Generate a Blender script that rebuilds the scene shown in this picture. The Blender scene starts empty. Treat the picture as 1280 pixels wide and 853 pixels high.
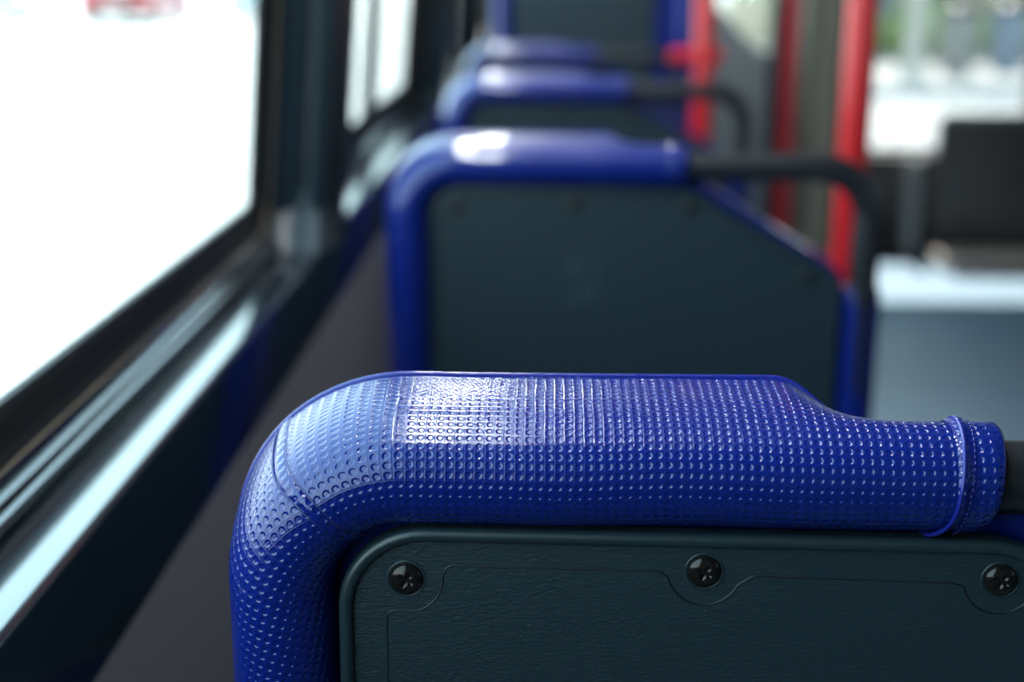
import bpy, bmesh, math, random
from math import pi, sin, cos, radians as R
from mathutils import Vector, Matrix
random.seed(4)
scene = bpy.context.scene
COL = scene.collection

# ------------------------------------------------------------------ materials
def mat(name, base, rough=0.5, metal=0.0, spec=0.5, coat=0.0, bump=None, mottle=None, emit=None, coat_rough=0.1):
    m = bpy.data.materials.new(name); m.use_nodes = True
    nt = m.node_tree; n = nt.nodes; l = nt.links
    b = n['Principled BSDF']
    b.inputs['Base Color'].default_value = (*base, 1)
    b.inputs['Roughness'].default_value = rough
    b.inputs['Metallic'].default_value = metal
    b.inputs['Specular IOR Level'].default_value = spec
    b.inputs['Coat Weight'].default_value = coat
    b.inputs['Coat Roughness'].default_value = coat_rough
    tc = n.new('ShaderNodeTexCoord')
    if emit:
        b.inputs['Emission Color'].default_value = (*emit[0], 1)
        b.inputs['Emission Strength'].default_value = emit[1]
    if mottle:                      # (scale, amount): the colour wanders a little over the surface
        t = n.new('ShaderNodeTexNoise'); t.inputs['Scale'].default_value = mottle[0]
        t.inputs['Detail'].default_value = 4
        l.new(tc.outputs['Object'], t.inputs['Vector'])
        mx = n.new('ShaderNodeMix'); mx.data_type = 'RGBA'
        a = mottle[1]
        mx.inputs['A'].default_value = (*[c*(1-a) for c in base], 1)
        mx.inputs['B'].default_value = (*[min(1, c*(1+a)) for c in base], 1)
        l.new(t.outputs['Fac'], mx.inputs['Factor'])
        l.new(mx.outputs['Result'], b.inputs['Base Color'])
    if bump:                        # (scale, distance, kind)
        if bump[2] == 'vor':
            t = n.new('ShaderNodeTexVoronoi'); t.feature = 'SMOOTH_F1'; o = 'Distance'
        else:
            t = n.new('ShaderNodeTexNoise'); t.inputs['Detail'].default_value = 3; o = 'Fac'
        t.inputs['Scale'].default_value = bump[0]
        mp = n.new('ShaderNodeMapping')
        if len(bump) > 3: mp.inputs['Scale'].default_value = bump[3]
        l.new(tc.outputs['Object'], mp.inputs['Vector'])
        l.new(mp.outputs['Vector'], t.inputs['Vector'])
        bp = n.new('ShaderNodeBump'); bp.inputs['Strength'].default_value = 1
        bp.inputs['Distance'].default_value = bump[1]
        l.new(t.outputs[o], bp.inputs['Height']); l.new(bp.outputs['Normal'], b.inputs['Normal'])
    return m

def dimple_mat(name, base, cell=0.0033, rough=0.3, depth=0.0008):
    """embossed vinyl: a square grid of round dimples, laid out by the mesh's metric UVs"""
    m = mat(name, base, rough, spec=0.5)
    nt = m.node_tree; n = nt.nodes; l = nt.links; b = n['Principled BSDF']
    uv = n.new('ShaderNodeUVMap'); uv.uv_map = 'metric'
    sp = n.new('ShaderNodeSeparateXYZ'); l.new(uv.outputs['UV'], sp.inputs[0])
    nz = n.new('ShaderNodeTexNoise'); nz.inputs['Scale'].default_value = 60
    l.new(uv.outputs['UV'], nz.inputs['Vector'])
    def M(op, a, bb=None, cc=None):
        q = n.new('ShaderNodeMath'); q.operation = op
        for i, v in enumerate((a, bb, cc)):
            if v is None: continue
            if isinstance(v, (int, float)): q.inputs[i].default_value = v
            else: l.new(v, q.inputs[i])
        return q.outputs[0]
    ds = []
    for ax in (0, 1):
        v = M('DIVIDE', sp.outputs[ax], cell)
        w = M('MULTIPLY', M('SUBTRACT', nz.outputs['Fac'], 0.5), 0.25)
        f = M('SUBTRACT', M('FRACT', M('ADD', M('ADD', v, w), 500.0)), 0.5)
        ds.append(f)
    r2 = M('ADD', M('MULTIPLY', ds[0], ds[0]), M('MULTIPLY', ds[1], ds[1]))
    r = M('SQRT', r2)
    mr = n.new('ShaderNodeMapRange'); mr.interpolation_type = 'SMOOTHSTEP'
    mr.inputs['From Min'].default_value = 0.18; mr.inputs['From Max'].default_value = 0.42
    l.new(r, mr.inputs['Value'])
    # woven ridges between the dimples
    e = M('MAXIMUM', M('ABSOLUTE', ds[0]), M('ABSOLUTE', ds[1]))
    er = n.new('ShaderNodeMapRange'); er.interpolation_type = 'SMOOTHSTEP'
    er.inputs['From Min'].default_value = 0.40; er.inputs['From Max'].default_value = 0.5
    er.inputs['To Min'].default_value = 0; er.inputs['To Max'].default_value = 0.10
    l.new(e, er.inputs['Value'])
    h = M('SUBTRACT', mr.outputs[0], er.outputs[0])
    bp = n.new('ShaderNodeBump'); bp.inputs['Strength'].default_value = 1; bp.inputs['Distance'].default_value = depth
    l.new(h, bp.inputs['Height']); l.new(bp.outputs['Normal'], b.inputs['Normal'])
    return m

def glass_mat(name, tint=(1, 1, 1), refl=1.0):
    m = bpy.data.materials.new(name); m.use_nodes = True
    nt = m.node_tree; n = nt.nodes; l = nt.links
    n.remove(n['Principled BSDF']); out = n['Material Output']
    tr = n.new('ShaderNodeBsdfTransparent'); tr.inputs[0].default_value = (*tint, 1)
    gl = n.new('ShaderNodeBsdfGlossy'); gl.inputs['Roughness'].default_value = 0.02
    lw = n.new('ShaderNodeLayerWeight'); lw.inputs['Blend'].default_value = 0.5   # same from both sides of the pane
    pw = n.new('ShaderNodeMath'); pw.operation = 'POWER'; pw.inputs[1].default_value = 5
    ma = n.new('ShaderNodeMath'); ma.operation = 'MULTIPLY_ADD'; ma.inputs[1].default_value = 0.6; ma.inputs[2].default_value = 0.03
    l.new(lw.outputs['Facing'], pw.inputs[0]); l.new(pw.outputs[0], ma.inputs[0])
    mx = n.new('ShaderNodeMixShader')
    l.new(ma.outputs[0], mx.inputs[0]); l.new(tr.outputs[0], mx.inputs[1]); l.new(gl.outputs[0], mx.inputs[2])
    l.new(mx.outputs[0], out.inputs['Surface'])
    return m

BLUE = (0.003, 0.012, 0.135)
M_vinyl = dimple_mat('blue embossed vinyl', BLUE, rough=0.2, depth=0.00029)
for _k, _v in (('Specular IOR Level', .55), ('Roughness', .17)): M_vinyl.node_tree.nodes['Principled BSDF'].inputs[_k].default_value = _v
M_vinyl_far = mat('blue vinyl', BLUE, 0.34, spec=0.25, coat=0.5, coat_rough=0.06, bump=(700, 0.00005, 'noise'))
M_pipe = mat('blue piping', (0.009, 0.014, 0.18), 0.25)
M_thread = mat('stitch thread', (0.01, 0.02, 0.12), 0.5)
M_panel = mat('grained grey plastic', (0.012, 0.0235, 0.0305), 0.42, spec=0.36, bump=(520, 0.00035, 'noise', (1, 1, 2.2)))
M_rim = mat('smooth grey plastic', (0.013, 0.024, 0.030), 0.35)
M_line = mat('moulded line', (0.003, 0.005, 0.007), 0.5)
M_screw = mat('blackened steel', (0.022, 0.018, 0.017), 0.14, metal=0.6)
M_tube = mat('black coated steel', (0.012, 0.013, 0.016), 0.33, bump=(900, 0.0001, 'noise'))
M_rail = mat('glossy black plastic', (0.006, 0.012, 0.02), 0.2, spec=0.7, coat=1.0, coat_rough=0.08, bump=(900, 0.00004, 'noise'))
M_rail.node_tree.nodes['Principled BSDF'].inputs['Coat IOR'].default_value = 1.75
M_gasket = mat('black rubber', (0.012, 0.014, 0.015), 0.5, spec=0.35)
M_alu = mat('dull aluminium', (0.30, 0.33, 0.34), 0.3, metal=0.85)
M_pillar = mat('dark blue grey trim', (0.012, 0.024, 0.032), 0.35)
M_pillar2 = mat('dark brown trim', (0.02, 0.017, 0.017), 0.4)
M_wall = mat('grey wall panel', (0.05, 0.05, 0.06), 0.5, mottle=(6, 0.1))
M_ceil = mat('pale ceiling panel', (0.08, 0.083, 0.09), 0.5)
M_floor = mat('speckled blue grey vinyl floor', (0.21, 0.30, 0.385), 0.38, mottle=(160, 0.12))
M_red = mat('red painted steel', (0.50, 0.010, 0.014), 0.3, coat=0.3)
M_red_shaded = mat('red paint darkened for shade', (0.38, 0.014, 0.022), 0.45)  # same red as the other poles, shade put into the colour
M_dark = mat('charcoal plastic', (0.045, 0.041, 0.042), 0.5)
M_grey = mat('mid grey plastic', (0.20, 0.215, 0.22), 0.5)
M_olive = mat('beige grey plastic', (0.30, 0.28, 0.21), 0.5)
M_black = mat('black plastic', (0.008, 0.009, 0.012), 0.4)
M_ledge = mat('tan step edging', (0.60, 0.52, 0.46), 0.5)
M_pale = mat('pale painted metal', (0.60, 0.64, 0.58), 0.4)
M_lamp = mat('added lamp diffuser', (0.9, 0.9, 0.9), 0.4, emit=((0.90, 0.96, 1.0), 280.0))
M_wsglass = glass_mat('tinted windscreen glass', (0.66, 0.655, 0.64))
M_sideglass = glass_mat('dark tinted window glass', (0.28, 0.29, 0.30))
M_glass = glass_mat('window glass', (0.93, 0.97, 0.96))
M_ground = mat('sun bleached paving', (0.33, 0.32, 0.31), 0.8, mottle=(0.4, 0.05))
M_side = mat('pale walkway', (0.66, 0.63, 0.60), 0.8, mottle=(0.7, 0.06))
M_leaf = mat('dusty green leaves', (0.26, 0.33, 0.13), 0.6, mottle=(3, 0.4))
M_bark = mat('grey bark', (0.40, 0.39, 0.36), 0.8, bump=(12, 0.01, 'noise'))
M_carred = mat('dark red car paint', (0.24, 0.03, 0.035), 0.3, coat=0.4)
M_carblue = mat('pale blue car paint', (0.28, 0.42, 0.50), 0.3, coat=0.7)
M_carsilver = mat('silver car paint', (0.42, 0.47, 0.50), 0.3, coat=0.7)
M_tyre = mat('tyre rubber', (0.02, 0.02, 0.02), 0.7)
M_carglass = mat('car window', (0.05, 0.06, 0.07), 0.08)
M_tail = mat('tail light lens', (0.75, 0.02, 0.015), 0.2)
M_pink = mat('salmon render', (0.48, 0.28, 0.23), 0.8, mottle=(1.2, 0.12))
M_binblue = mat('dull blue plastic', (0.16, 0.21, 0.28), 0.5)
M_sand = mat('sand render', (0.52, 0.46, 0.35), 0.8, mottle=(1.0, 0.15))
M_scuff = mat('pale scuff', (0.10, 0.135, 0.15), 0.6)

# ------------------------------------------------------------------ mesh helpers
def link(name, me, m, parent=None, loc=(0, 0, 0), smooth=True):
    o = bpy.data.objects.new(name, me); COL.objects.link(o)
    if m: me.materials.append(m)
    for p in me.polygons: p.use_smooth = smooth
    o.location = loc
    if parent: o.parent = parent
    return o
def from_bm(name, bm, m, parent=None, loc=(0, 0, 0), smooth=True, sharp=None):
    bmesh.ops.recalc_face_normals(bm, faces=bm.faces)
    if sharp:
        for e in bm.edges:
            if len(e.link_faces) == 2 and e.calc_face_angle(0) > sharp: e.smooth = False
    me = bpy.data.meshes.new(name); bm.to_mesh(me); bm.free()
    return link(name, me, m, parent, loc, smooth)
def tag(o, label=None, cat=None, group=None, kind=None):
    if label: o['label'] = label
    if cat: o['category'] = cat
    if group: o['group'] = group
    if kind: o['kind'] = kind
    return o
def empty(name, loc=(0, 0, 0), rz=0.0, **k):
    o = bpy.data.objects.new(name, None); COL.objects.link(o); o.empty_display_size = .05
    o.location = loc; o.rotation_euler = (0, 0, rz); return tag(o, **k)

def add_box(bm, x0, x1, y0, y1, z0, z1, bev=0.0, seg=2, rot=None):
    vs = [bm.verts.new((x, y, z)) for z in (z0, z1) for y in (y0, y1) for x in (x0, x1)]
    fs = [bm.faces.new([vs[i] for i in q]) for q in ((0, 2, 3, 1), (4, 5, 7, 6), (0, 1, 5, 4), (2, 6, 7, 3), (0, 4, 6, 2), (1, 3, 7, 5))]
    if bev > 0:
        es = {e for f in fs for e in f.edges}
        r = bmesh.ops.bevel(bm, geom=list(es) + vs, offset=bev, segments=seg, profile=0.5, affect='EDGES')
    return vs
def box(name, dims, m, parent=None, bev=0.004, loc=(0, 0, 0), seg=2):
    bm = bmesh.new(); add_box(bm, *dims, bev=bev, seg=seg)
    return from_bm(name, bm, m, parent, loc, sharp=R(40))

def add_tube(bm, pts, r, seg=12, cap=True, closed=False):
    """round tube along a polyline; r a number or a list"""
    pts = [Vector(p) for p in pts]; n = len(pts)
    rs = r if isinstance(r, (list, tuple)) else [r]*n
    rings = []; up = None
    for i, p in enumerate(pts):
        if closed: t = (pts[(i+1) % n] - pts[i-1]).normalized()
        else: t = (pts[min(i+1, n-1)] - pts[max(i-1, 0)]).normalized()
        if up is None:
            up = Vector((0, 1, 0)) if abs(t.y) < .9 else Vector((1, 0, 0))
        u = (up - t*up.dot(t)).normalized(); v = t.cross(u); up = u
        rings.append([bm.verts.new(p + (u*cos(2*pi*k/seg) + v*sin(2*pi*k/seg))*rs[i]) for k in range(seg)])
    m = n if closed else n-1
    for i in range(m):
        a, b = rings[i], rings[(i+1) % n]
        for k in range(seg):
            bm.faces.new((a[k], a[(k+1) % seg], b[(k+1) % seg], b[k]))
    if cap and not closed:
        bm.faces.new(rings[0][::-1]); bm.faces.new(rings[-1])
def tube(name, pts, r, m, parent=None, seg=12, loc=(0, 0, 0), closed=False):
    bm = bmesh.new(); add_tube(bm, pts, r, seg, closed=closed)
    return from_bm(name, bm, m, parent, loc, sharp=R(60))

def add_prism(bm, poly, a0, a1, axis):
    """polygon extruded along an axis. axis 'y': poly in (x,z); 'x': (y,z); 'z': (x,y)"""
    def P(p, a):
        return {'y': (p[0], a, p[1]), 'x': (a, p[0], p[1]), 'z': (p[0], p[1], a)}[axis]
    A = [bm.verts.new(P(p, a0)) for p in poly]; B = [bm.verts.new(P(p, a1)) for p in poly]
    n = len(poly)
    for i in range(n): bm.faces.new((A[i], A[(i+1) % n], B[(i+1) % n], B[i]))
    bm.faces.new(A[::-1]); bm.faces.new(B)
def prism(name, poly, a0, a1, axis, m, parent=None, bev=0.0, loc=(0, 0, 0), seg=2):
    bm = bmesh.new(); add_prism(bm, poly, a0, a1, axis)
    if bev: bmesh.ops.bevel(bm, geom=list(bm.edges)+list(bm.verts), offset=bev, segments=seg, profile=.5, affect='EDGES', clamp_overlap=True)
    return from_bm(name, bm, m, parent, loc, sharp=R(35))

def fillet(pts, rads, seg=8):
    """round the corners of an open or closed 2-D polyline (rads per vertex, 0 = keep)"""
    out = []; n = len(pts)
    for i, p in enumerate(pts):
        r = rads[i]
        if r <= 0: out.append(tuple(p)); continue
        p = Vector(p); a = Vector(pts[i-1]); b = Vector(pts[(i+1) % n])
        da = (a-p).normalized(); db = (b-p).normalized()
        ang = da.angle(db); t = r/math.tan(ang/2)
        s = p+da*t; e = p+db*t; c = p+(da+db).normalized()*(r/sin(ang/2))
        a0 = math.atan2(s.y-c.y, s.x-c.x); a1 = math.atan2(e.y-c.y, e.x-c.x)
        d = (a1-a0+pi) % (2*pi) - pi
        for k in range(seg+1):
            q = a0+d*k/seg; out.append((c.x+r*cos(q), c.y+r*sin(q)))
    return out
def resample(pts, step):
    out = [Vector(pts[0])]
    for i in range(len(pts)-1):
        a, b = Vector(pts[i]), Vector(pts[i+1]); L = (b-a).length
        k = max(1, int(round(L/step)))
        for j in range(1, k+1): out.append(a.lerp(b, j/k))
    return out
def smooth01(x): x = max(0, min(1, x)); return x*x*(3-2*x)

# ------------------------------------------------------------------ camera
F = 1778.0; VPX, VPY, RHO = 688.0, -40.0, 0.012
yc = Vector(((VPX-640)/F, (426.5-VPY)/F, -1)).normalized()
zc = Vector((sin(RHO), cos(RHO), 0)); zc = (zc - yc*zc.dot(yc)).normalized()
xc = yc.cross(zc)
rot = Matrix((xc, yc, zc))                      # camera axes -> bus axes
cam = bpy.data.cameras.new('camera'); co = bpy.data.objects.new('camera', cam); COL.objects.link(co)
co.matrix_world = Matrix.Translation((0, 0, 1.15)) @ rot.to_4x4()
cam.sensor_width = 36; cam.lens = F*36/1280
cam.clip_start = 0.02; cam.clip_end = 500
cam.dof.use_dof = True; cam.dof.focus_distance = 0.485; cam.dof.aperture_fstop = 4.9
cam.dof.aperture_blades = 0
scene.camera = co

# ------------------------------------------------------------------ seat
RP = 0.0180                     # outer radius of the padded sleeve
TZ = 0.9825                     # height of the tube centre line
PADW = 0.2600                   # left edge to the end of the sleeve
D = 0.037                       # how far forward the cushion reaches
HX = 0.4205                     # right tube centre
T2 = fillet([(RP+.0005, 0.44), (RP+.0005, TZ), (HX+.001, TZ+.0015), (HX-.004, 0.44)], [0, .044, .044, 0], 16)

def pad_path(zlow):
    pts = fillet([(RP+.0005, zlow), (RP+.0005, TZ), (PADW-.013, TZ+.001)], [0, .044, 0], 18)
    return resample(pts, 0.0030)

def pad_section(p, s, arc_end, K1=22, K2=14, off=0.0):
    """cross-section of the covered top: (forward, outward) points from under the panel, over the back, to the piping"""
    w = smooth01((p.x-0.192)/(0.236-0.192))      # 0 = with cushion top, 1 = plain round sleeve
    corner = math.exp(-((s-(arc_end-.2175))/.03)**2)
    rise = RP + 0.0056 + 0.0012*corner + off
    r = RP*(1+0.03*w) + 0.0003*sin(p.x*70)*(1-w)*(1 if p.x > .09 else 0) + off
    TA = 58
    sec = [Vector((-r*cos(R(-105 + k*(105+TA)/K1)), r*sin(R(-105 + k*(105+TA)/K1)))) for k in range(K1+1)]
    a = sec[-1]; ta = Vector((sin(R(TA)), cos(R(TA))))
    b = Vector((D, rise)); tb = Vector((1, .02))
    c1 = a+ta*.011; c2 = b-tb*.020
    for k in range(1, K2+1):
        u = k/K2
        q = a*(1-u)**3+c1*3*u*(1-u)**2+c2*3*u*u*(1-u)+b*u**3
        th = R(TA + k*(190-TA)/K2); c = Vector((-r*cos(th), r*sin(th)))
        sec.append(q.lerp(c, w))
    return sec, w

def pad_mesh(name, m, parent, zlow=0.52):
    path = pad_path(zlow); n = len(path)
    arc = [0]
    for i in range(1, n): arc.append(arc[-1]+(path[i]-path[i-1]).length)
    bm = bmesh.new(); uvl = bm.loops.layers.uv.new('metric')
    rows = []; edge = []
    for i, p in enumerate(path):
        t = (path[min(i+1, n-1)]-path[max(i-1, 0)]).normalized()
        nn = Vector((-t.y, t.x))                # outward (left, then up)
        sec, w = pad_section(p, arc[i], arc[-1])
        L = 0; prev = None; vs = []
        for q in sec:
            if prev is not None: L += (q-prev).length
            prev = q; vs.append((bm.verts.new((p.x+nn.x*q.y, q.x, p.y+nn.y*q.y)), L))
        rows.append(vs); edge.append((p.x+nn.x*sec[-1].y, sec[-1].x, p.y+nn.y*sec[-1].y, w))
    s_seam = arc[-1]-0.2175
    for i in range(n-1):
        for k in range(len(rows[0])-1):
            quad = [(i, k), (i, k+1), (i+1, k+1), (i+1, k)]
            f = bm.faces.new([rows[a][b][0] for a, b in quad])
            left = arc[i] < s_seam
            for lp, (a, b) in zip(f.loops, quad):
                u, v = arc[a], rows[a][b][1]
                if left:
                    ca, sa = cos(R(16)), sin(R(16)); u, v = u*ca-v*sa, u*sa+v*ca
                lp[uvl].uv = (u, v)
    o = from_bm(name, bm, m, parent)
    return o, path, arc, rows, edge, s_seam

def ribbon_on_pad(name, path, arc, s0, width, z_off, m, parent, jitter=0):
    """a raised band that crosses the pad from the panel edge up to the piping"""
    bm = bmesh.new(); cols = []; uvl = bm.loops.layers.uv.new('metric')
    for s in (s0-width/2, s0-width/2+.0003, s0, s0+width/2-.0003, s0+width/2):
        off = z_off if abs(s-s0) < width/2-.0001 else -0.0003
        cc = []; N = 36
        for k in range(5, N+1):
            f = k/N
            sk = s + jitter*sin(f*17) + 0.010*(1-f)**2 - .0015
            j = max(q for q in range(len(arc)-1) if arc[q] <= sk)
            u = (sk-arc[j])/(arc[j+1]-arc[j]); p = path[j].lerp(path[j+1], u)
            ta = (path[j+1]-path[max(j-1, 0)]).normalized(); tb = (path[min(j+2, len(path)-1)]-path[j]).normalized()
            t = ta.lerp(tb, u).normalized(); nn = Vector((-t.y, t.x))
            q = pad_section(p, sk, arc[-1], off=off)[0][k]
            cc.append((bm.verts.new((p.x+nn.x*q.y, q.x, p.y+nn.y*q.y)), f*.075, sk))
        cols.append(cc)
    for a, b in zip(cols, cols[1:]):
        for k in range(len(a)-1):
            f = bm.faces.new((a[k][0], b[k][0], b[k+1][0], a[k+1][0]))
            for lp, q in zip(f.loops, (a[k], b[k], b[k+1], a[k+1])): lp[uvl].uv = (q[2]-s0+.00165, q[1])
    return from_bm(name, bm, m, parent)

PAN = [(.039, .50), (.039, .9655), (.268, .9640), (.399, .8900), (.397, .50)]
def panel_outline(off=0.0):
    P = [(PAN[0][0]-off, PAN[0][1]-off), (PAN[1][0]-off, PAN[1][1]+off), (PAN[2][0]+off*.3, PAN[2][1]+off),
         (PAN[3][0]+off, PAN[3][1]+off*.5), (PAN[4][0]+off, PAN[4][1]-off)]
    return fillet(P, [.012, .030+off, .03, .02, .012], 10)

def screw(parent, x, z, yf, detail=True):
    bm = bmesh.new(); NS = 40; NR = 12; r = .0056; hgt = .0027
    c = None; rings = []
    for j in range(1, NR+1):
        rr = r*j/NR; ring = []
        for k in range(NS):
            a = 2*pi*k/NS; px, pz = rr*cos(a), rr*sin(a)
            h = hgt*math.sqrt(max(0, 1-(rr/(r*1.04))**2))
            ca, sa = cos(.5), sin(.5); qx, qz = px*ca-pz*sa, px*sa+pz*ca
            if detail and rr < r*.52 and (abs(qx) < r*.14 or abs(qz) < r*.14): h -= .0011*(1-(rr/(r*.52))**4)
            ring.append(bm.verts.new((x+px, yf-h, z+pz)))
        rings.append(ring)
    c = bm.verts.new((x, yf-hgt+.0011, z))
    for k in range(NS): bm.faces.new((c, rings[0][k], rings[0][(k+1) % NS]))
    for a, b in zip(rings, rings[1:]):
        for k in range(NS): bm.faces.new((a[k], b[k], b[(k+1) % NS], a[(k+1) % NS]))
    rim = [bm.verts.new((v.co.x, yf+.001, v.co.z)) for v in rings[-1]]
    for k in range(NS): bm.faces.new((rings[-1][k], rim[k], rim[(k+1) % NS], rings[-1][(k+1) % NS]))
    o = from_bm('screw', bm, M_screw, parent)
    wb = bmesh.new()
    pts = [(x+.0064*cos(2*pi*k/40), yf, z+.0064*sin(2*pi*k/40)) for k in range(40)]
    add_tube(wb, pts, .00042, 8, closed=True)
    w = from_bm('screw_seat_ring', wb, M_rim, parent)
    return o

def make_seat(detail=True, tall=False):
    root = empty('bus_seat')
    top_add = 0
    mv = M_vinyl if detail else M_vinyl_far
    pad, path, arc, rows, edge, s_seam = pad_mesh('padded_sleeve', mv, root)
    # cushion body behind the panel
    bm = bmesh.new(); ol = panel_outline(.004)
    ol = [(x, min(z, TZ+.010) + .006*smooth01((x-.22)/.04)*smooth01((.36-x)/.08)) for x, z in ol]
    add_prism(bm, ol, .004, D+.004, 'y')
    # forward side bulges as upholstery does
    cus = from_bm('backrest_cushion', bm, M_vinyl_far, root, sharp=R(40))
    # piping along the cushion's front edge
    pts = [Vector(e[:3]) for e in edge if e[3] < .85]
    pts = [p for p in pts]
    last = pts[-1]
    pts += [Vector((.268, D*.8, .955)), Vector((.33, D*.8, .925)), Vector((.400, D*.8, .888)), Vector((.402, D*.8, .82)), Vector((.400, D*.8, .53))]
    tube('piping', pts, .0011, M_pipe, root, 8)
    # sleeve end: cuff and its piping ridge
    x1 = PADW-.013; zc_ = TZ+.001
    bm = bmesh.new(); NS = 44
    prof = [(-.002, .0190), (-.0005, .0202), (.0012, .0200), (.0024, .0188), (.004, .0186), (.0075, .0190), (.0105, .0187), (.0128, .0186), (.0138, .0176), (.0138, .0126)]
    rr = []
    for i, (dx, r) in enumerate(prof):
        ring = []
        for k in range(NS):
            a = 2*pi*k/NS
            skew = .0022*sin(a+.6)-.0020*cos(a) if dx > -.001 else 0
            low = -.010*max(0, -sin(a))**3*(1-dx/.02) if dx < .004 else -.004*max(0, -sin(a))**3
            rj = r*(1+.012*sin(3*a+i))
            ring.append(bm.verts.new((x1+dx+skew+low*.6, -rj*cos(a), zc_+rj*sin(a))))
        rr.append(ring)
    for a, b in zip(rr, rr[1:]):
        for k in range(NS): bm.faces.new((a[k], a[(k+1) % NS], b[(k+1) % NS], b[k]))
    uvl = bm.loops.layers.uv.new('metric')
    for f in bm.faces:
        for lp in f.loops:
            v = lp.vert.co; lp[uvl].uv = (v.x, math.atan2(v.z-zc_, -v.y)*RP)
    from_bm('sleeve_cuff', bm, mv, root)
    if detail:
        # ridge of the cuff seam and its stitches
        pr = []
        for k in range(48):
            a = 2*pi*k/48
            pr.append((x1-.0005+.0022*sin(a+.6)-.0020*cos(a)-.006*max(0, -sin(a))**3, -.0200*cos(a), zc_+.0200*sin(a)))
        tube('cuff_piping', pr, .00075, M_pipe, root, 8, closed=True)
        bm = bmesh.new()
        for k in range(26):
            a0 = -1.2+k*.115; a1 = a0+.075
            q = [(x1+.0030+.0022*sin(a+.6)-.0020*cos(a), -.0194*cos(a), zc_+.0194*sin(a)) for a in (a0, a1)]
            add_tube(bm, q, .00028, 6)
        from_bm('cuff_stitching', bm, M_pipe, root)
        ribbon_on_pad('corner_seam', path, arc, s_seam, .0042, .0005, M_vinyl, root, jitter=.0003)
        ribbon_on_pad('seam_stitching', path, arc, s_seam+.0024, .0008, .0003, M_thread, root, jitter=.0003)
        ribbon_on_pad('seam_stitching', path, arc, s_seam-.0024, .0008, .0003, M_thread, root, jitter=.0003)
    # steel tube
    fr = resample(T2, .01)
    tube('frame_tube', [(p.x, 0, p.y) for p in fr], .0126, M_tube, root, 20)
    # right padded sleeve
    pr = [(HX-.0045+.0045*(z-.44)/.44, .006, z) for z in (.50, .6, .7, .8, .86, .873, .877, .878)]
    tube('side_sleeve', pr, [.019, .019, .019, .0185, .0182, .0175, .016, .0128], mv if False else M_vinyl_far, root, 20)
    # back panel
    YF = -.0085
    bm = bmesh.new(); add_prism(bm, panel_outline(0), YF, -.0035, 'y')
    pan = from_bm('back_panel', bm, M_panel, root, sharp=R(30))
    ol = panel_outline(-.0024)
    tube('panel_rim', [(x, YF, z) for x, z in ol], .0026, M_rim, pan, 12, closed=True)
    zs = .9470
    for x, z in ((.0625, .9465), (.1645, .9510), (.2650, .9495), (.3700, .8880), (.062, .60), (.375, .60)):
        screw(pan, x, z, YF, detail)
    if detail:
        def groove(pts, rads):
            q = resample(fillet(pts, rads, 8), .004)
            tube('moulded_line', [(p.x, YF+.00005, p.y) for p in q], .00036, M_line, pan, 6)
        def swoop(cx, cz, r, a0, a1, k=14):
            return [(cx+r*cos(R(a0+(a1-a0)*i/k)), cz+r*sin(R(a0+(a1-a0)*i/k))) for i in range(k+1)]
        g1 = [(.0555, .56), (.0555, .9345), (.066, .9345)] 
        p1 = g1 + swoop(.0625, .9465, .0125, -65, 5) + [(.0765, .9515), (.149, .9508)]
        groove(p1, [0, .003, 0]+[0]*15+[.003, 0])
        p2 = [(.149, .9508), (.1525, .9485)] + swoop(.1645, .9510, .0125, -165, -25) + [(.1790, .9480), (.1815, .9495), (.2480, .9482), (.2525, .9470)] + swoop(.2650, .9495, .0125, -165, -20) + [(.2800, .9400), (.384, .878), (.384, .56)]
        groove(p2, [0, .002]+[0]*15+[0, .002, .002, 0]+[0]*15+[0, .006, 0])
    # seat pan
    box('seat_cushion', (.0, .368, .03, .44, .43, .485), M_vinyl_far, root, bev=.02, seg=4)
    box('seat_base', (.02, .355, .0, .42, .395, .432), M_dark, root, bev=.01)
    bm = bmesh.new(); add_box(bm, .17, .25, .14, .24, 0.012, .398, bev=.01); add_box(bm, .09, .33, .06, .32, 0, .014, bev=.004)
    from_bm('pedestal', bm, M_grey, root, sharp=R(40))
    return root

# seam strip: same vinyl, finer embossing
M_vinyl_seam = mat('blue seam strip vinyl', BLUE, 0.3, bump=(330, 0.0006, 'vor'))

def copy_tree(o, parent=None):
    c = o.copy(); COL.objects.link(c); c.parent = parent
    for ch in [x for x in bpy.data.objects if x.parent is o]: copy_tree(ch, c)
    return c

seat1 = make_seat(True); seat1.location = (-.1095, .460, 0)
tag(seat1, 'nearest blue seat back in sharp focus, dimpled sleeve over grey screwed panel', 'seat', 'blue bus seats in a row by the window')
seat2 = make_seat(False); seat2.location = (-.1410, 1.238, 0)
tag(seat2, 'second bus seat back, its whole grey panel and black grab handle showing', 'seat', 'blue bus seats in a row by the window')
seat3 = copy_tree(seat2); seat3.location = (-.1480, 2.02, 0)
tag(seat3, 'third bus seat back, mostly hidden, its curved handle crossing a red pole', 'seat', 'blue bus seats in a row by the window')
seat4 = copy_tree(seat2); seat4.location = (-.1690, 2.86, -.002)
tag(seat4, 'fourth bus seat back, small blue top in front of the tall dark backrest', 'seat', 'blue bus seats in a row by the window')
# worn ghost of a sticker on the second panel
pan2 = [c for c in seat2.children if c.name.startswith('back_panel')][0]
bm = bmesh.new()
for i in range(5):
    for j in range(11):
        if random.random() < .55:
            x = .163+i*.0055+j*-.0004; z = .905-j*.0045
            add_box(bm, x, x+.0011, -.0088, -.0084, z, z+.0022)
from_bm('worn_sticker_residue', bm, M_scuff, pan2, smooth=False)

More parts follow.
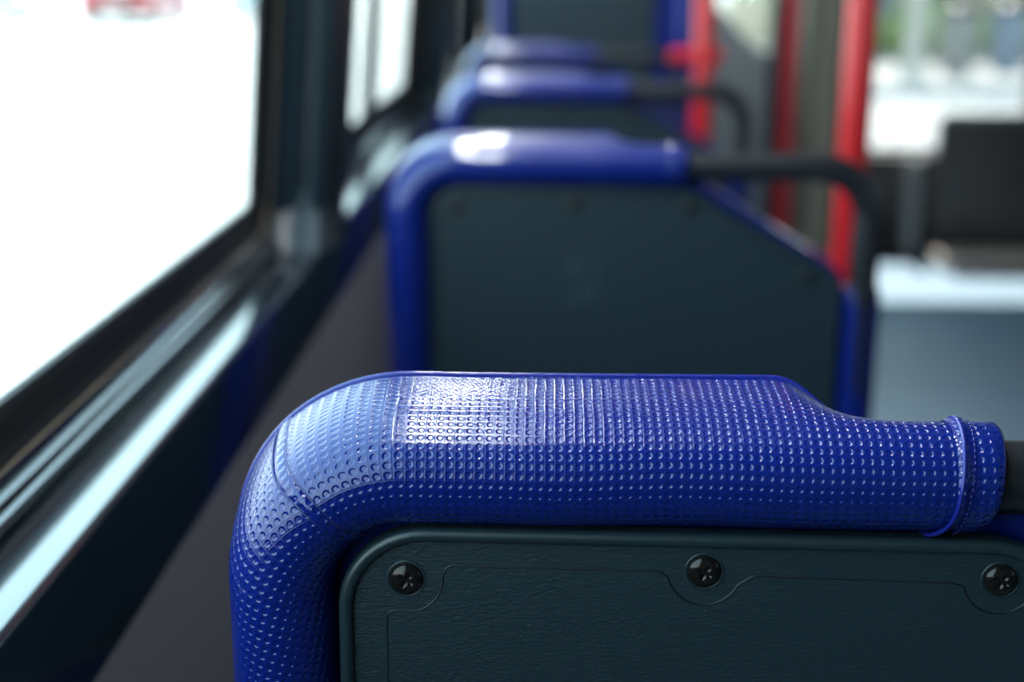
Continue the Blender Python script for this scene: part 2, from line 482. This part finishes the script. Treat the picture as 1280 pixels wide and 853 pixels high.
# tall seat back at the far end of the row, on a raised platform
tall = empty('tall_seat', (-.147, 3.62, 0), label='tall dark seat back with blue edges rising out of the frame, furthest in the row', cat='seat')
ol = fillet([(.012, .55), (.012, 1.38), (.50, 1.38), (.50, .55)], [.02, .07, .07, .02], 8)
bm = bmesh.new(); add_prism(bm, ol, 0, .07, 'y'); from_bm('backrest_cushion', bm, M_vinyl_far, tall, sharp=R(40))
ol = fillet([(.055, .58), (.055, 1.34), (.405, 1.34), (.405, .58)], [.02, .05, .05, .02], 8)
bm = bmesh.new(); add_prism(bm, ol, -.012, 0, 'y'); from_bm('back_panel', bm, M_panel, tall, sharp=R(40))
tube('side_sleeve', [(.028, -.006, .56), (.028, -.006, 1.0), (.028, -.006, 1.30)], .022, M_vinyl_far, tall, 16)
tube('side_sleeve', [(.485, -.004, .56), (.485, -.004, 1.0), (.485, -.004, 1.30)], .026, M_vinyl_far, tall, 16)
box('seat_cushion', (.02, .49, .06, .50, .62, .69), M_vinyl_far, tall, bev=.02, seg=3)
bm = bmesh.new(); add_box(bm, .04, .47, .02, .48, .58, .625, bev=.008); add_box(bm, .20, .30, .16, .28, .20, .585, bev=.01)
from_bm('seat_base', bm, M_dark, tall, sharp=R(40))
box('raised_platform', (-.26, .42, 3.45, 4.35, 0.0, .205), M_grey, None, bev=.01)
bpy.data.objects['raised_platform']['kind'] = 'structure'; bpy.data.objects['raised_platform'].name = 'trim_1'

# ------------------------------------------------------------------ left wall
def struct(o): o['kind'] = 'structure'; return o
Y0, Y1 = -1.6, 4.6
lean = 0.082
# dark window rail
rail = fillet([(-.300, .822), (-.212, .822), (-.205, .832), (-.2045, .9030), (-.2312, .9035), (-.2322, .897), (-.2385, .897), (-.2400, .9102), (-.2440, .9112), (-.2446, .9088), (-.2450, .9144), (-.2507, .9157), (-.2515, .921), (-.300, .921)],
              [0, .004, .004, .0045, .0015, 0, 0, .0008, .0006, 0, .0008, 0, 0, 0], 5)
struct(prism('trim_2', rail, Y0, Y1, 'y', M_rail))
# wall panels under the rail
wl = box('wall_left', (-.36, -.2160, Y0, Y1+1.6, -.02, .840), M_wall, bev=.0)
struct(wl)
rub = struct(box('baseboard_left', (-.216, -.205, Y0, Y1, 0, .08), M_dark, bev=.003))

def LX(x, z): return x + lean*(z-.92)
def leaning(name, poly, z0, z1, m, parent=None, bev=0):
    """a vertical moulding: polygon in (x,y), leaning in with the bus side"""
    bm = bmesh.new(); rings = []
    Z = [z0+(z1-z0)*k/6 for k in range(7)]
    for z in Z: rings.append([bm.verts.new((LX(x, z), y, z)) for x, y in poly])
    n = len(poly)
    for a, b in zip(rings, rings[1:]):
        for i in range(n): bm.faces.new((a[i], a[(i+1) % n], b[(i+1) % n], b[i]))
    bm.faces.new(rings[0][::-1]); bm.faces.new(rings[-1])
    return from_bm(name, bm, m, parent, sharp=R(35))

def window(idx, ya, yb, ztop=1.80, mullion=None):
    """frame gasket ring around a rounded opening + pane + aluminium strip"""
    root = empty('window_%d' % idx, (0, 0, 0)); struct(root)
    zb = .9475; xg = -.2625
    # outline of the glass opening (y,z)
    ol = fillet([(ya, zb), (yb, zb), (yb, ztop), (ya, ztop)], [.010]*4, 6)
    cy, cz = (ya+yb)/2, (zb+ztop)/2
    bm = bmesh.new(); rings = []
    # (offset outward from the opening, x)
    prof = [(0.0, xg-.004), (0.0, xg+.0005), (.003, xg+.003), (.010, xg+.0045), (.018, xg+.0062), (.0225, xg+.0080), (.0240, xg+.0095), (.0325, xg+.0095), (.0345, xg+.004), (.0345, xg-.008)]
    for off, x in prof:
        q = fillet([(ya-off, zb-off), (yb+off, zb-off), (yb+off, ztop+off), (ya-off, ztop+off)], [.010+off*.6]*4, 6)
        rings.append([bm.verts.new((LX(x, z), y, z)) for y, z in q])
    n = len(rings[0])
    for a, b in zip(rings, rings[1:]):
        for i in range(n): bm.faces.new((a[i], a[(i+1) % n], b[(i+1) % n], b[i]))
    from_bm('window_frame', bm, M_gasket, root, sharp=R(50))
    # thin bright glazing bead along the opening's foot
    q = fillet([(ya-.0285, zb-.0285), (yb+.0285, zb-.0285), (yb+.0285, ztop+.0285), (ya-.0285, ztop+.0285)], [.034]*4, 6)
    bm = bmesh.new()
    add_tube(bm, [(LX(xg+.0080, z), y, z) for y, z in q], .0034, 8, closed=True)
    from_bm('glazing_bead', bm, M_bead, root)
    g = bmesh.new()
    oo = fillet([(ya-.006, zb-.006), (yb+.006, zb-.006), (yb+.006, ztop+.006), (ya-.006, ztop+.006)], [.012]*4, 6)
    A = [g.verts.new((LX(xg-.0012, z), y, z)) for y, z in oo]; B = [g.verts.new((LX(xg-.0052, z), y, z)) for y, z in oo]
    n = len(oo)
    for i in range(n): g.faces.new((A[i], A[(i+1) % n], B[(i+1) % n], B[i]))
    g.faces.new(A[::-1]); g.faces.new(B)
    from_bm('glass', g, M_glass, root, smooth=False)
    if mullion:
        leaning('mullion', [(xg-.006, mullion), (xg+.012, mullion), (xg+.012, mullion+.03), (xg-.006, mullion+.03)], zb-.01, ztop+.01, M_gasket, root)
    return root
M_bead = mat('brown grey glazing bead', (0.30, 0.25, 0.17), 0.5)
window(1, -.65, 1.235)
window(2, 1.47, 2.60, mullion=2.02)
window(3, 2.86, 3.95)
window(4, 4.75, 5.75)
pil = [(-.268, 1.262), (-.2585, 1.262), (-.2480, 1.268), (-.2440, 1.276), (-.2300, 1.280), (-.2270, 1.290), (-.2215, 1.290), (-.2190, 1.279), (-.2140, 1.274), (-.2070, 1.276), (-.2030, 1.286), (-.2020, 1.300), (-.1990, 1.300), (-.1950, 1.315), (-.1935, 1.345), (-.2000, 1.385), (-.225, 1.415), (-.2585, 1.432), (-.268, 1.432)]
def pillar(name, y_shift, z0=.9):
    return struct(leaning(name, [(x, y+y_shift) for x, y in pil], z0, 1.95, M_pillar))
pillar('trim_3', 0); pillar('trim_4', 1.40); pillar('trim_5', 2.80)
# foot of the first pillar, flaring onto the rail
for i, ys in enumerate((0, 1.40, 2.80)):
    bm = bmesh.new()
    rings = []
    for t in range(9):
        u = t/8; z = .902+u*.070; e = .014*(1-u)**2-.018*u
        rings.append([bm.verts.new((LX(x, z)-.0005+e*(.3 if x > -.25 else 0)*(1 if x > -.25 else 0), y+ys-(e*1.6 if y < 1.3 else -e), z)) for x, y in
                      [(-.255, 1.262), (-.2430, 1.270), (-.2290, 1.272), (-.2200, 1.268), (-.2080, 1.268), (-.2000, 1.285), (-.1945, 1.315), (-.1940, 1.345), (-.2010, 1.388), (-.228, 1.420), (-.255, 1.432)]])
    n = len(rings[0])
    for a, b in zip(rings, rings[1:]):
        for k in range(n): bm.faces.new((a[k], a[(k+1) % n], b[(k+1) % n], b[k]))
    bm.faces.new(rings[0][::-1]); bm.faces.new(rings[-1])
    struct(from_bm('trim_%d' % (6+i), bm, M_foot if False else M_pillar, None, sharp=R(50)))
# wall above windows, and solid outer skin between windows
struct(prism('wall_left', [(LX(-.30, 1.83), 1.83), (LX(-.245, 1.83), 1.83), (-.232, 2.12), (-.232, 2.20), (-.30, 2.2)], Y0, 6.3, 'y', M_ceil))
for k, (a, b) in enumerate(((Y0, -.685), (1.268, 1.437), (2.633, 2.827), (3.983, 4.717), (5.783, 6.3))):
    bm = bmesh.new()
    for z0, z1 in ((.88, 1.84),):
        vs = []
        for z in (z0, z1):
            for x, y in ((-.272, a), (-.262, a), (-.262, b), (-.272, b)): vs.append(bm.verts.new((LX(x, z), y, z)))
        for q in ((0, 3, 2, 1), (4, 5, 6, 7), (0, 1, 5, 4), (1, 2, 6, 5), (2, 3, 7, 6), (3, 0, 4, 7)): bm.faces.new([vs[i] for i in q])
    struct(from_bm('wall_left', bm, M_pillar, smooth=False))
struct(box('wall_left', (-.31, -.235, 4.6, 6.3, .82, .925), M_rail, bev=.003))

# ------------------------------------------------------------------ floor, ceiling, other walls
struct(box('floor', (-.36, 2.2, -1.6, 6.05, -.06, 0), M_floor, bev=0))
struct(box('ceiling', (-.232, 2.0, -1.6, 6.3, 2.12, 2.18), M_ceil, bev=0))
struct(box('wall_back', (-.36, 2.2, -1.66, -1.6, -.05, 2.2), M_grey, bev=0))
RW = 2.12
bm = bmesh.new()
add_box(bm, RW, RW+.1, -1.6, 5.9, -.05, .92); add_box(bm, RW-.12, RW+.1, -1.6, 6.3, 1.86, 2.2)
struct(from_bm('wall_right', bm, M_wall, smooth=False))
for k, (a, b) in enumerate(((-1.0, .3), (.42, 1.72), (1.84, 3.14), (3.26, 4.56), (4.7, 5.8))):
    root = struct(empty('window_%d' % (5+k)))
    bm = bmesh.new()
    for (y0, y1, z0, z1) in ((a-.06, a, .92, 1.86), (b, b+.06, .92, 1.86), (a, b, .92, .95), (a, b, 1.83, 1.86)):
        add_box(bm, RW-.01, RW+.04, y0, y1, z0, z1)
    from_bm('window_frame', bm, M_gasket, root, smooth=False)
    box('glass', (RW+.01, RW+.016, a, b, .95, 1.83), M_sideglass, root, bev=0)
struct(box('wall_right', (RW+.0, RW+.06, -1.6, -1.06, .92, 1.86), M_wall, bev=0))
struct(box('wall_right', (RW+.0, RW+.06, 5.86, 6.3, .92, 1.86), M_wall, bev=0))

# front end: bulkhead, ledge, windscreen
struct(box('wall_front', (-.36, 2.2, 5.93, 6.05, -.05, .41), M_dark, bev=.008))
struct(box('trim_9', (1.56, 2.1, 5.60, 5.78, 0, .05), M_ledge, bev=.01))
ws = struct(empty('window_10'))
bm = bmesh.new()
add_box(bm, -.30, 2.15, 6.00, 6.10, .385, .425, bev=.006)
add_box(bm, -.30, -.18, 6.00, 6.28, .42, 2.02, bev=.01); add_box(bm, 2.06, 2.16, 6.00, 6.28, .42, 2.02, bev=.01)
add_box(bm, -.30, 2.15, 6.00, 6.28, 1.96, 2.16, bev=.006)
from_bm('window_frame', bm, M_black, ws, sharp=R(40))
bm = bmesh.new()
add_prism(bm, [(6.055, .42), (6.24, 2.0), (6.248, 2.0), (6.063, .42)], -.2, 2.08, 'x')
from_bm('glass', bm, M_wsglass, ws, smooth=False)

# lamp strips added out of view to put the white highlights on the seats
lamps = []
def lamp(x, y0, y1, label):
    o = empty('added_strip_lamp', (x, (y0+y1)/2, 2.12), label=label, cat='light', group='unseen strip lamps added for the seat highlights')
    h = (y1-y0)/2
    o.rotation_euler.z = R(1.6) if y0 < 1 else 0
    box('lamp_housing', (-.04, .04, -h, h, -.035, 0), M_dark, o, bev=.004)
    box('diffuser', (-.008, .008, -h+.02, h-.02, -.043, -.030), M_lamp, o, bev=.003)
    return o
lamp(-.150, .25, 2.20, 'unseen white strip lamp added over the nearest seats for their highlight')
lamp(-.165, 2.30, 4.25, 'unseen white strip lamp added over the farther seats for their highlights')

# ------------------------------------------------------------------ red poles
def pole(x, y, r, label, paint=None, top=2.12):
    o = empty('grab_pole', (x, y, 0), label=label, cat='pole', group='red grab poles')
    tube('pole_tube', [(0, 0, .01), (0, 0, .7), (0, 0, 1.4), (0, 0, top)], r, paint or M_red, o, 24)
    bm = bmesh.new()
    add_tube(bm, [(0, 0, 0), (0, 0, .012), (0, 0, .018), (0, 0, .03)], [r*2.1, r*2.1, r*1.4, r*1.15], 24)
    from_bm('floor_flange', bm, M_black, o, sharp=R(40))
    bm = bmesh.new(); add_tube(bm, [(0, 0, top-.03), (0, 0, top-.012), (0, 0, top)], [r*1.15, r*2, r*2], 24)
    from_bm('ceiling_flange', bm, M_black, o, sharp=R(40))
    return o
pole(.345, 1.62, .0175, 'thick bright red vertical pole beside the second seat handle')
p2 = pole(.2465, 2.32, .0165, 'red vertical pole rising behind the third seat handle')
bm = bmesh.new(); add_tube(bm, [(-.055, .0, 1.015), (-.02, 0, 1.015), (.028, 0, 1.015)], .012, 14)
from_bm('side_bracket', bm, M_red, p2, sharp=R(40))
pole(.665, 4.0, .019, 'dim red vertical pole, right of the brighter middle one', M_red_shaded)

# ------------------------------------------------------------------ things around the driver's place
cab = empty('driver_cabin_partition', (.30, 4.45, 0), label='grey driver cabin partition with window, behind the red poles', cat='partition')
prism('lower_panel', [(0, 0), (.375, 0), (.375, .90), (.30, .93), (.17, 1.09), (0, 1.30)], 0, .05, 'y', M_grey, cab, bev=.01)
box('upper_frame', (.375, .47, .0, .05, 0, 1.95), M_black, cab, bev=.01)
box('upper_frame', (-.04, .0, .0, .05, 0, 1.95), M_black, cab, bev=.01)
box('glass', (.0, .375, .027, .033, .90, 1.95), M_glass, cab, bev=0)
col = empty('cabin_door_post', (.80, 4.55, 0), label='beige grey door post with dark rubber edge beside the driver cabin', cat='post')
prism('post', fillet([(0, 0), (.115, 0), (.115, .10), (0, .10)], [.02]*4, 5), 0, 1.95, 'z', M_olive, col)
box('rubber_edge', (.117, .150, .01, .08, 0, 1.95), M_black, col, bev=.008)
prism('edge_strip', fillet([(.152, .0), (.180, .0), (.180, .05), (.152, .05)], [.008]*4, 4), .78, 1.3, 'z', M_alu, col)
dash = empty('dashboard', (-.19, 5.25, 0), label='black dashboard with steering wheel in front of the windscreen', cat='dashboard')
prism('console', [(0, 0), (0, .62), (.20, .80), (.62, .86), (.66, .0)], 0, 1.15, 'x', M_dark, dash, bev=.012)
wc = Vector((.42, -.12, .86)); wr = []
for k in range(40):
    a = 2*pi*k/40; wr.append(wc + Vector((.22*cos(a), .22*sin(a)*cos(R(25)), .22*sin(a)*sin(R(25)))))
tube('steering_wheel', wr, .014, M_black, dash, 10, closed=True)
bm = bmesh.new()
for a in (R(90), R(210), R(330)):
    add_tube(bm, [wc, wc + Vector((.22*cos(a), .22*sin(a)*cos(R(25)), .22*sin(a)*sin(R(25))))], .012, 8)
add_tube(bm, [wc+Vector((0, .30, -.12)), wc], .03, 14)
from_bm('steering_column', bm, M_black, dash, sharp=R(50))
# driver's seat
ds = empty('driver_seat', (.02, 4.68, 0), label='dark driver seat beyond the cabin partition', cat='seat')
box('seat_cushion', (-.1, .38, 0.1, .55, .42, .54), M_dark, ds, bev=.03, seg=3)
box('backrest', (-.08, .36, 0.0, .13, .50, 1.05), M_dark, ds, bev=.03, seg=3)
bm = bmesh.new(); add_box(bm, .04, .24, .2, .4, 0, .43, bev=.01); from_bm('pedestal', bm, M_black, ds, sharp=R(40))
# dark barrier panel by the entrance, and the short post beside it
bp_ = empty('barrier_panel', (1.575, 5.80, 0), label='large charcoal barrier panel below the windscreen at the right edge', cat='panel')
prism('panel_board', fillet([(0, .055), (.62, .055), (.62, .585), (0, .585)], [.02, .02, .02, .03], 5), 0, .05, 'y', M_dark, bp_, bev=.006)
box('top_cap', (.01, .61, -.008, .058, .578, .602), M_alu, bp_, bev=.006)
for fx in (.03, .55): box('foot_bracket', (fx, fx+.04, .005, .045, 0, .07), M_black, bp_, bev=.003)
sp_ = empty('short_post', (1.49, 5.80, 0), label='short narrow grey post just left of the charcoal barrier panel', cat='post')
tube('post_tube', [(0, 0, 0), (0, 0, .2), (0, 0, .40), (0, 0, .415)], [.03, .03, .03, .02], M_grey, sp_, 18)
tube('post_base', [(0, 0, 0), (0, 0, .012)], .06, M_black, sp_, 24)

# ------------------------------------------------------------------ outside
struct(box('floor_outside_paving', (-160, 160, -60, 260, -.45, -.35), M_ground, bev=0))
bpy.data.objects['floor_outside_paving'].name = 'ground'
def car(x, y, rz, paint, label):
    o = empty('car', (x, y, -.35), rz, label=label, cat='car', group='parked cars across the bright street')
    # body side profile (y,z), rear at y=0 facing -y
    prof = fillet([(0, .30), (.0, .62), (.06, .95), (.75, 1.40), (2.2, 1.42), (3.0, .98), (4.15, .80), (4.25, .30)], [.05, .1, .1, .18, .25, .12, .12, .06], 5)
    bm = bmesh.new(); rings = []
    for u, s in ((-.86, .94), (-.90, 1), (-.5, 1.0), (0, 1.01), (.5, 1.0), (.90, 1), (.86, .94)):
        pass
    secs = [(-.90, 0.0), (-.88, .04), (-.84, .07)]
    add_prism(bm, prof, -.89, .89, 'x')
    for v in bm.verts:
        if v.co.z > .9: v.co.x *= 1-(v.co.z-.9)*.30
    bmesh.ops.bevel(bm, geom=[e for e in bm.edges if abs(e.verts[0].co.x-e.verts[1].co.x) < .05], offset=.035, segments=2, affect='EDGES', clamp_overlap=True)
    from_bm('body', bm, paint, o, sharp=R(40))
    bm = bmesh.new(); add_prism(bm, [(.26, 1.03), (.70, 1.31), (.69, 1.34), (.23, 1.05)], -.66, .66, 'x')
    for v in bm.verts: v.co.x *= 1-(v.co.z-1.0)*.25; v.co.y -= .03; v.co.z += .01
    from_bm('rear_window', bm, M_carglass, o, smooth=False)
    for s in (-1, 1):
        bm = bmesh.new(); add_prism(bm, [(.75, 1.0), (1.0, 1.30), (2.1, 1.31), (2.65, 1.0)], s*.80-.045, s*.80+.045, 'x')
        from_bm('side_window', bm, M_carglass, o, smooth=False)
        box('tail_light', (s*.70-.15, s*.70+.15, -.025, .06, .66, .80), M_tail, o, bev=.02)
        for yy in (.78, 3.35):
            w = tube('wheel', [(s*.90, yy, .31), (s*.88, yy, .31), (s*.70, yy, .31)], [.27, .31, .31], M_tyre, o, 28)
            tube('hubcap', [(s*.905, yy, .31), (s*.88, yy, .31)], [.12, .19], M_alu, w, 20)
    box('bumper', (-.88, .88, -.05, .10, .30, .50), M_dark if paint is M_carred else paint, o, bev=.04)
    box('number_plate', (-.26, .26, -.062, -.05, .50, .61), M_pale, o, bev=.004)
    return o
car(-10.5, 35.0, 0, M_carred, 'dark red car seen through the window, its tail light glowing red')
car(-14.4, 37.0, 0, M_carblue, 'pale blue car at the far left edge of the window')
car(-8.6, 42.5, 0, M_carsilver, 'silver car beyond, next to the window pillar')

def blob_foliage(name, centres, m, parent, n=420, leaf=.09):
    bm = bmesh.new()
    for c, rad in centres:
        for _ in range(n):
            v = Vector((random.gauss(0, 1), random.gauss(0, 1), random.gauss(0, 1))).normalized()*rad*random.uniform(.75, 1.05)
            p = Vector(c)+Vector((v.x, v.y, v.z*.8)); a = Vector((random.uniform(-1, 1), random.uniform(-1, 1), random.uniform(-1, 1))).normalized()
            b = a.orthogonal().normalized(); s = leaf*random.uniform(.7, 1.3)
            q = [p-a*s, p-b*s*.5, p+a*s, p+b*s*.5]
            bm.faces.new([bm.verts.new(k) for k in q])
        bmesh.ops.create_icosphere(bm, subdivisions=2, radius=rad*.82, matrix=Matrix.Translation(c) @ Matrix.Diagonal((1, 1, .8, 1)))
    return from_bm(name, bm, m, parent, smooth=False)
def tree(x, y, h, label, r=.13):
    o = empty('street_tree', (x, y, -.35), label=label, cat='tree', group='trees beyond the windscreen')
    tube('trunk', [(0, 0, -.02), (.02, 0, .4), (.05, .02, 1.2), (.0, 0, 2.2), (.03, 0, h)], [r*1.5, r*1.1, r, r*.9, r*.6], M_bark, o, 14)
    blob_foliage('crown', [((0, 0, h+.3), 1.2), ((.9, .3, h), .9), ((-.8, -.2, h+.1), .9), ((.1, .4, h+1.1), .9)], M_leaf, o, leaf=.16)
    return o
tree(5.1, 20.5, 3.0, 'tree with a plain grey trunk, seen just right of the thick red pole')
tree(9.5, 23, 3.2, 'tree further off at the right edge of the windscreen')
def shrub(x, y, s, label):
    o = empty('shrub', (x, y, -.35), label=label, cat='shrub', group='pale green shrubs beyond the windscreen')
    blob_foliage('foliage', [((0, 0, .55*s), .6*s), ((.55*s, .1, .45*s), .5*s), ((-.5*s, 0, .42*s), .5*s)], M_leaf, o, n=260, leaf=.12)
    tube('stem', [(0, 0, -.02), (0, 0, .5*s)], .04, M_bark, o, 8)
    return o
shrub(6.6, 25.2, 1.0, 'pale green shrub in front of the building, left one')
shrub(9.0, 25.6, 1.2, 'pale green shrub at the top right of the windscreen')
def bin_(x, y, m, label):
    o = empty('litter_bin', (x, y, -.35), label=label, cat='bin', group='litter bins on the pavement')
    tube('bin_body', [(0, 0, 0), (0, 0, .05), (0, 0, .85), (0, 0, .9)], [.20, .23, .27, .27], m, o, 20)
    tube('bin_lid', [(0, 0, .9), (0, 0, .95), (0, 0, 1.03), (0, 0, 1.06)], [.29, .29, .2, .08], M_black, o, 20)
bin_(6.0, 21.5, M_grey, 'grey litter bin ahead, seen through the windscreen')
bin_(6.95, 22.2, M_binblue, 'pale blue litter bin ahead, right of the grey one')
bd = empty('building', (4.0, 27.0, -.35), label='low sand coloured building beyond the windscreen', cat='building')
box('wall', (0, 9, 0, 6, -.05, 4.2), M_sand, bd, bev=.02)
box('wall', (4.6, 8.8, -.25, .1, -.05, 3.2), M_pink, bd, bev=.02)
box('roof', (-.3, 9.3, -.4, 6.3, 4.2, 4.5), M_bark, bd, bev=.02)
box('door', (1.5, 2.4, -.05, .05, 0, 2.2), M_grey, bd, bev=.01)
for k in range(2):
    box('window', (.3+k*2.6, 1.1+k*2.6, -.04, .03, 1.0, 2.3), M_carglass, bd, bev=.01)

# ------------------------------------------------------------------ light
w = bpy.data.worlds.new('sky'); scene.world = w; w.use_nodes = True
nt = w.node_tree; bg = nt.nodes['Background']
tc = nt.nodes.new('ShaderNodeTexCoord'); sp = nt.nodes.new('ShaderNodeSeparateXYZ')
cr = nt.nodes.new('ShaderNodeValToRGB')
cr.color_ramp.elements[0].position = 0.0; cr.color_ramp.elements[0].color = (.78, .95, 1, 1)
cr.color_ramp.elements[1].position = .7; cr.color_ramp.elements[1].color = (.50, .80, 1, 1)
nt.links.new(tc.outputs['Generated'], sp.inputs[0]); nt.links.new(sp.outputs['Z'], cr.inputs[0])
nt.links.new(cr.outputs[0], bg.inputs['Color']); bg.inputs['Strength'].default_value = 7.0
sun = bpy.data.lights.new('sun', 'SUN'); sun.energy = 40; sun.angle = R(.53); sun.color = (1, .97, .92)
so = bpy.data.objects.new('sun', sun); COL.objects.link(so)
el = R(57); az = R(0)       # dead ahead of the bus
so.rotation_euler = Vector((sin(az)*cos(el), cos(az)*cos(el), sin(el))).to_track_quat('Z', 'Y').to_euler()

vs = scene.view_settings
vs.view_transform = 'Standard'; vs.look = 'None'; vs.gamma = 1; vs.use_curve_mapping = False
vs.exposure = -0.3
scene.cycles.use_denoising = True
scene.cycles.max_bounces = 8; scene.cycles.transparent_max_bounces = 16
scene.cycles.sample_clamp_indirect = 8
